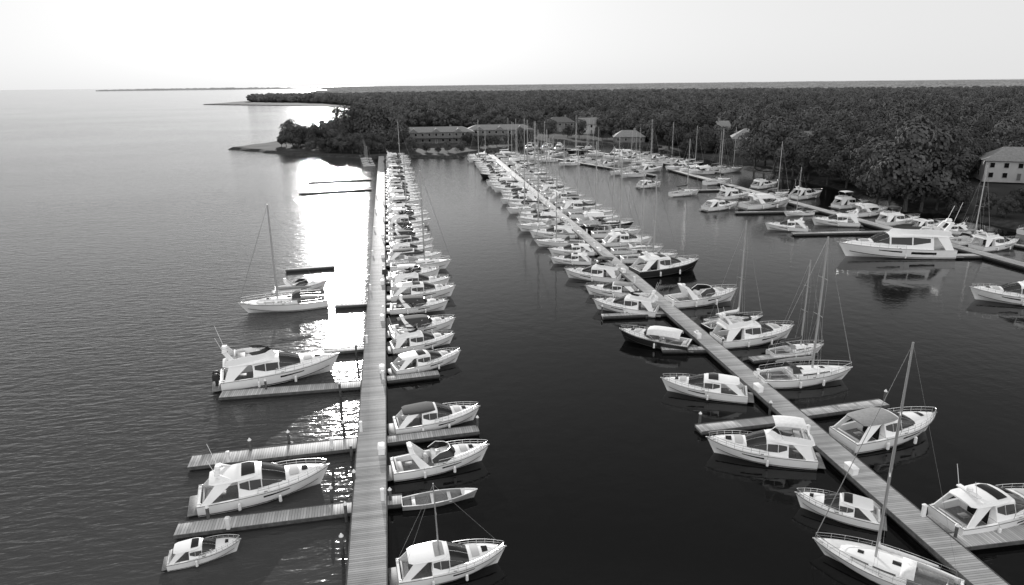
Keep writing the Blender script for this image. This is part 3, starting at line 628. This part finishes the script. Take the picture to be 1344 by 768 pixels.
def house(px,py,w,d,fl,rh=3,rot=0,wall='wall_paint',roof='roof_shingle',hip=False,balc=False,chim=True,label='white gabled house among trees',name='house',cat='house',cor=30,bz=1.1):
    p=W(px,py); az=math.atan2(p.x,p.y); rot=rot-az; h=fl*2.8; e=new(name,None,None,Vector((p.x,p.y,bz)),rot,label=label,category=cat)
    HS.append((p.x+math.sin(az)*d/2,p.y+math.cos(az)*d/2,max(w,d)*.58+2,cor,w*.5))
    g=G(); g.add([(-w/2,0,-.5),(w/2,0,-.5),(w/2,d,-.5),(-w/2,d,-.5),(-w/2,0,h),(w/2,0,h),(w/2,d,h),(-w/2,d,h)]+([(-w/2,d/2,h+rh-.15),(w/2,d/2,h+rh-.15)] if not hip else []),
      [(0,1,5,4),(1,2,6,5),(2,3,7,6),(3,0,4,7)]+([(4,7,8),(5,9,6)] if not hip else []),wall); new('wall',g.mesh('wall',False),e)
    o=.6; g=G(); i=d*.45 if hip else -o
    top=[(-w/2+i,d/2,h+rh),(w/2-i,d/2,h+rh)]
    bb=[(-w/2-o,-o,h-.1),(w/2+o,-o,h-.1),(w/2+o,d+o,h-.1),(-w/2-o,d+o,h-.1)]
    g.add(bb+top,[(0,1,5,4),(2,3,4,5),(1,2,5),(3,0,4),(0,3,2,1)] if hip else [(0,1,5,4),(2,3,4,5)],roof)
    if not hip: g.add([(x,y,z-.2) for x,y,z in bb+top],[(0,1,5,4),(2,3,4,5)],'trim')
    ro=new('roof',g.mesh('roof',False),e)
    if chim: g=G(); g.box((w*.2,d*.55,h+rh*.75),(1,1,rh*1.1),'wall_grey'); new('chimney',g.mesh('chimney'),ro)
    n=max(2,int(w/3.4))
    for f in range(fl):
        for k in range(n):
            x=-w/2+w*(k+.5)/n
            if f==0 and k==n//2: new('door',DOOR,e,(x,-.01,1.1)); continue
            new('window',WIN,e,(x,-.01,1.5+f*2.8))
        for sg in (1,-1):
            new('window',WIN,e,(sg*(w/2+.01),d*.5,1.5+f*2.8),math.pi/2*sg)
    if balc:
        for f in range(1,fl):
            g=G(); g.box((0,-.9,f*2.8),(w*.96,1.7,.16),'wall_grey',.02); g.box((0,-1.7,f*2.8+1.0),(w*.96,.07,.07),'wall_grey',.01)
            for k in range(int(w/1.2)+1): g.box((-w*.48+k*w*.96/int(w/1.2),-1.7,f*2.8+.5),(.07,.07,1.0),'wall_grey',.01)
            new('balcony',g.mesh('balcony'),e)
        g=G(); g.box((0,0,h/2),(.25,.25,h),'wall_grey',.02); pm_=g.mesh('porch_column')
        for k in range(n+1): new('porch_column',pm_,e,(-w/2+w*k/n*.98+.1,-1.6,0))
    if w>28:
        for k in (-.3,0,.3):
            q=w*k; g=G(); g.add([(q-2.2,-.3,h-.05),(q+2.2,-.3,h-.05),(q+2.2,3,h-.05),(q-2.2,3,h-.05),(q,-.5,h+1.9),(q,4,h+1.9)],[(0,1,4),(1,2,5,4),(3,0,4,5)],roof); new('dormer',g.mesh('dormer',False),ro)
AP=dict(name='apartment_building',cat='apartment building')
house(573,191,38,12,2,2.4,0,'wall_grey','roof_light',True,True,label='long two storey waterfront apartments with balconies',**AP)
house(656,187,36,12,2,2.4,0,'wall_grey','roof_light',True,True,label='long waterfront apartment row with pale hipped roof',**AP)
house(735,175,18,11,2,3,.05,'wall_grey','roof_shingle',True,False,label='hip roofed building behind the marina',cor=14)
house(776,178,12,11,2,3.5,.35,'wall_paint','roof_light',label='white gabled house behind the marina',cor=14)
house(826,190,15,9,1,3,.1,'wall_grey','roof_light',True,label='low grey waterfront house')
house(942,190,15,11,2,4.5,.5,'wall_paint','roof_light',label='white gabled house with steep roof',cor=50)
house(1000,204,26,13,2,4,.1,'wall_grey','roof_light',True,label='large grey roofed house above the docks',cor=55)
house(1045,210,13,10,2,4,.4,'wall_grey','roof_light',label='grey gabled house wing among trees',cor=45)
house(1160,230,17,10,2,4,.2,'wall_grey','roof_light',True,label='grey hip roofed house hidden by trees',cor=25)
house(1334,247,17,11,2,3.5,.25,'wall_paint','roof_light',True,label='white two storey house at wood edge',cor=75,bz=2.0)
fp=[(325,134.5),(400,135.5),(450,138),(488,144),(510,155),(535,168),(620,171),(700,173),(800,180),(850,190),(900,199),(940,209),(1020,229),(1110,246),(1150,264),(1240,275),(1310,287),(1500,325)]
FP=[W(*c) for c in fp]+back[:4]+[W(440,118.5),W(400,125),W(370,130)]
fx=np.array([p.x for p in FP]); fy=np.array([p.y for p in FP])
def inside(x,y,fx=fx,fy=fy):
    r=np.zeros(x.shape,bool); n=len(fx); j=n-1
    for i in range(n):
        c=((fy[i]>y)!=(fy[j]>y)); 
        with np.errstate(divide='ignore',invalid='ignore'): xx=(fx[j]-fx[i])*(y-fy[i])/(fy[j]-fy[i])+fx[i]
        r^=c&(x<xx); j=i
    return r
def clear(x,y):
    k=np.ones(x.shape,bool)
    for hx,hy,r,cor,hw in HS:
        k&=((x-hx)**2+(y-hy)**2>r**2)
        D=math.hypot(hx,hy); ux,uy=hx/D,hy/D; al=x*ux+y*uy-D; pe=x*uy-y*ux
        k&=~((np.abs(pe)<hw+3)&(al<0)&(al>-cor))
    return k
n=70000; ang=rng.uniform(-.42,.95,n); rr=np.sqrt(rng.uniform(120**2,1700**2,n)); x=rr*np.sin(ang); y=rr*np.cos(ang)
k=inside(x,y)&clear(x,y); x=x[k];y=y[k];rr=rr[k]
cell=6.8; keep={}; 
for i in range(len(x)):
    c=(int(x[i]//cell),int(y[i]//cell))
    if c not in keep: keep[c]=i
idx=np.array(list(keep.values())); x=x[idx];y=y[idx];rr=rr[idx]
order=np.argsort(rr); ni=210
for i in order[:ni]:
    tplace(Vector((x[i],y[i],0)),random.choice([.6,.8,.95,1.1,1.3])*random.uniform(.9,1.05))
rest=order[ni:]
pts=np.stack([x[rest],y[rest],np.full(len(rest),.9)],1)
me=bpy.data.meshes.new('forest'); me.from_pydata(pts.tolist(),[],[]); fo=new('forest',me,kind='stuff',label='dense dark woodland spreading to the horizon',category='forest')
ng=bpy.data.node_groups.new('forest_scatter','GeometryNodeTree'); ng.interface.new_socket('Geometry',in_out='INPUT',socket_type='NodeSocketGeometry'); ng.interface.new_socket('Geometry',in_out='OUTPUT',socket_type='NodeSocketGeometry')
gi=ng.nodes.new('NodeGroupInput'); go=ng.nodes.new('NodeGroupOutput'); ip=ng.nodes.new('GeometryNodeInstanceOnPoints'); ci=ng.nodes.new('GeometryNodeCollectionInfo')
ci.inputs['Collection'].default_value=src; ci.inputs['Separate Children'].default_value=True; ci.inputs['Reset Children'].default_value=True
rv=ng.nodes.new('FunctionNodeRandomValue'); rv.data_type='FLOAT_VECTOR'; rv.inputs[0].default_value=(0,0,0); rv.inputs[1].default_value=(.12,.12,6.28)
rs=ng.nodes.new('FunctionNodeRandomValue'); rs.data_type='FLOAT'; rs.inputs[2].default_value=.6; rs.inputs[3].default_value=1.25
l=ng.links.new; l(gi.outputs[0],ip.inputs['Points']); l(ci.outputs[0],ip.inputs['Instance']); ip.inputs['Pick Instance'].default_value=True
l(rv.outputs[0],ip.inputs['Rotation']); l(rs.outputs[1],ip.inputs['Scale']); l(ip.outputs[0],go.inputs[0])
md=fo.modifiers.new('scatter','NODES'); md.node_group=ng
na,nr=900,170
A=np.linspace(-.45,.98,na); RR=1500*np.exp(np.linspace(0,math.log(15000/1500),nr))
aa,r2=np.meshgrid(A,RR,indexing='ij'); X_=r2*np.sin(aa); Y_=r2*np.cos(aa); ins=inside(X_,Y_)
Z=5+rng.uniform(0,5.5,X_.shape)+3*np.sin(X_*.004)*np.cos(Y_*.003)
e=ins.copy(); e[1:]&=ins[:-1]; e[:-1]&=ins[1:]; e[:,1:]&=ins[:,:-1]; e[:,:-1]&=ins[:,1:]
Z[~e]=0; cells=ins[:-1,:-1]|ins[1:,1:]|ins[1:,:-1]|ins[:-1,1:]
ii,jj=np.nonzero(cells); v0=ii*nr+jj; F4=np.stack([v0,v0+nr,v0+nr+1,v0+1],1)
used,inv=np.unique(F4,return_inverse=True); V4=np.stack([X_,Y_,Z],-1).reshape(-1,3)[used]; F4=inv.reshape(-1,4)
me=bpy.data.meshes.new('woodland'); me.vertices.add(len(V4)); me.vertices.foreach_set('co',V4.ravel()); me.loops.add(len(F4)*4); me.loops.foreach_set('vertex_index',F4.ravel().astype(np.int32)); me.polygons.add(len(F4)); me.polygons.foreach_set('loop_start',np.arange(0,len(F4)*4,4,dtype=np.int32)); me.update(calc_edges=True); me.validate()
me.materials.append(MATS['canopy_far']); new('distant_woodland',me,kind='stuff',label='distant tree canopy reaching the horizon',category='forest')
# ------------------------------------------------------------ light
EL=math.radians(13.0); AZ=math.radians(-3.9)
sun=bpy.data.lights.new('sun','SUN'); sun.energy=5; sun.angle=math.radians(.5); sun.color=(1,.99,.98)
so=bpy.data.objects.new('sun',sun); COL.objects.link(so)
sd=Vector((math.sin(AZ)*math.cos(EL),math.cos(AZ)*math.cos(EL),math.sin(EL))); so.rotation_euler=(-sd).to_track_quat('-Z','Y').to_euler()
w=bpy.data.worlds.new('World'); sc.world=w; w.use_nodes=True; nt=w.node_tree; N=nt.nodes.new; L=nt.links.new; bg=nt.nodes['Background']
sk=N('ShaderNodeTexSky'); sk.sky_type='NISHITA'; sk.sun_disc=False; sk.sun_elevation=EL; sk.sun_rotation=AZ; sk.dust_density=3; sk.air_density=1.3
bw=N('ShaderNodeRGBToBW'); L(sk.outputs[0],bw.inputs[0])
xk=M('MULTIPLY',bw.outputs[0],.022); glow=M('MULTIPLY',M('DIVIDE',xk,M('ADD',xk,1.0)),.8)
tc=N('ShaderNodeTexCoord'); sp=N('ShaderNodeSeparateXYZ'); L(tc.outputs['Generated'],sp.inputs[0])
def ramp(pts):
    r=N('ShaderNodeValToRGB'); el=r.color_ramp.elements
    el[0].position=pts[0][0]; el[0].color=(pts[0][1],)*3+(1,); el[1].position=pts[-1][0]; el[1].color=(pts[-1][1],)*3+(1,)
    for p,v in pts[1:-1]: q=el.new(p); q.color=(v,v,v,1)
    L(sp.outputs[2],r.inputs[0]); return r.outputs[0]
fr=ramp([(0,.76),(.12,.73),(.2,.52),(.36,.19),(.6,.15),(.85,.6),(1,.85)]); bk=ramp([(0,1.0),(.5,1.0),(1,.75)])  # unseen sky behind camera and zenith brightened to light boats, front mid band darkened
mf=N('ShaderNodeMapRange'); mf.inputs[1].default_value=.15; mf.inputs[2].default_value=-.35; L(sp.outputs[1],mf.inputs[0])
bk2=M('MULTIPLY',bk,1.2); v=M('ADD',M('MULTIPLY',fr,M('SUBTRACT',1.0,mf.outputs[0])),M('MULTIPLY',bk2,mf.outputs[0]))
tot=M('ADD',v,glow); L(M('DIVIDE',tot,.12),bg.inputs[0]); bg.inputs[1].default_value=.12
print('BOATS',CNT[0],'forest',len(rest))
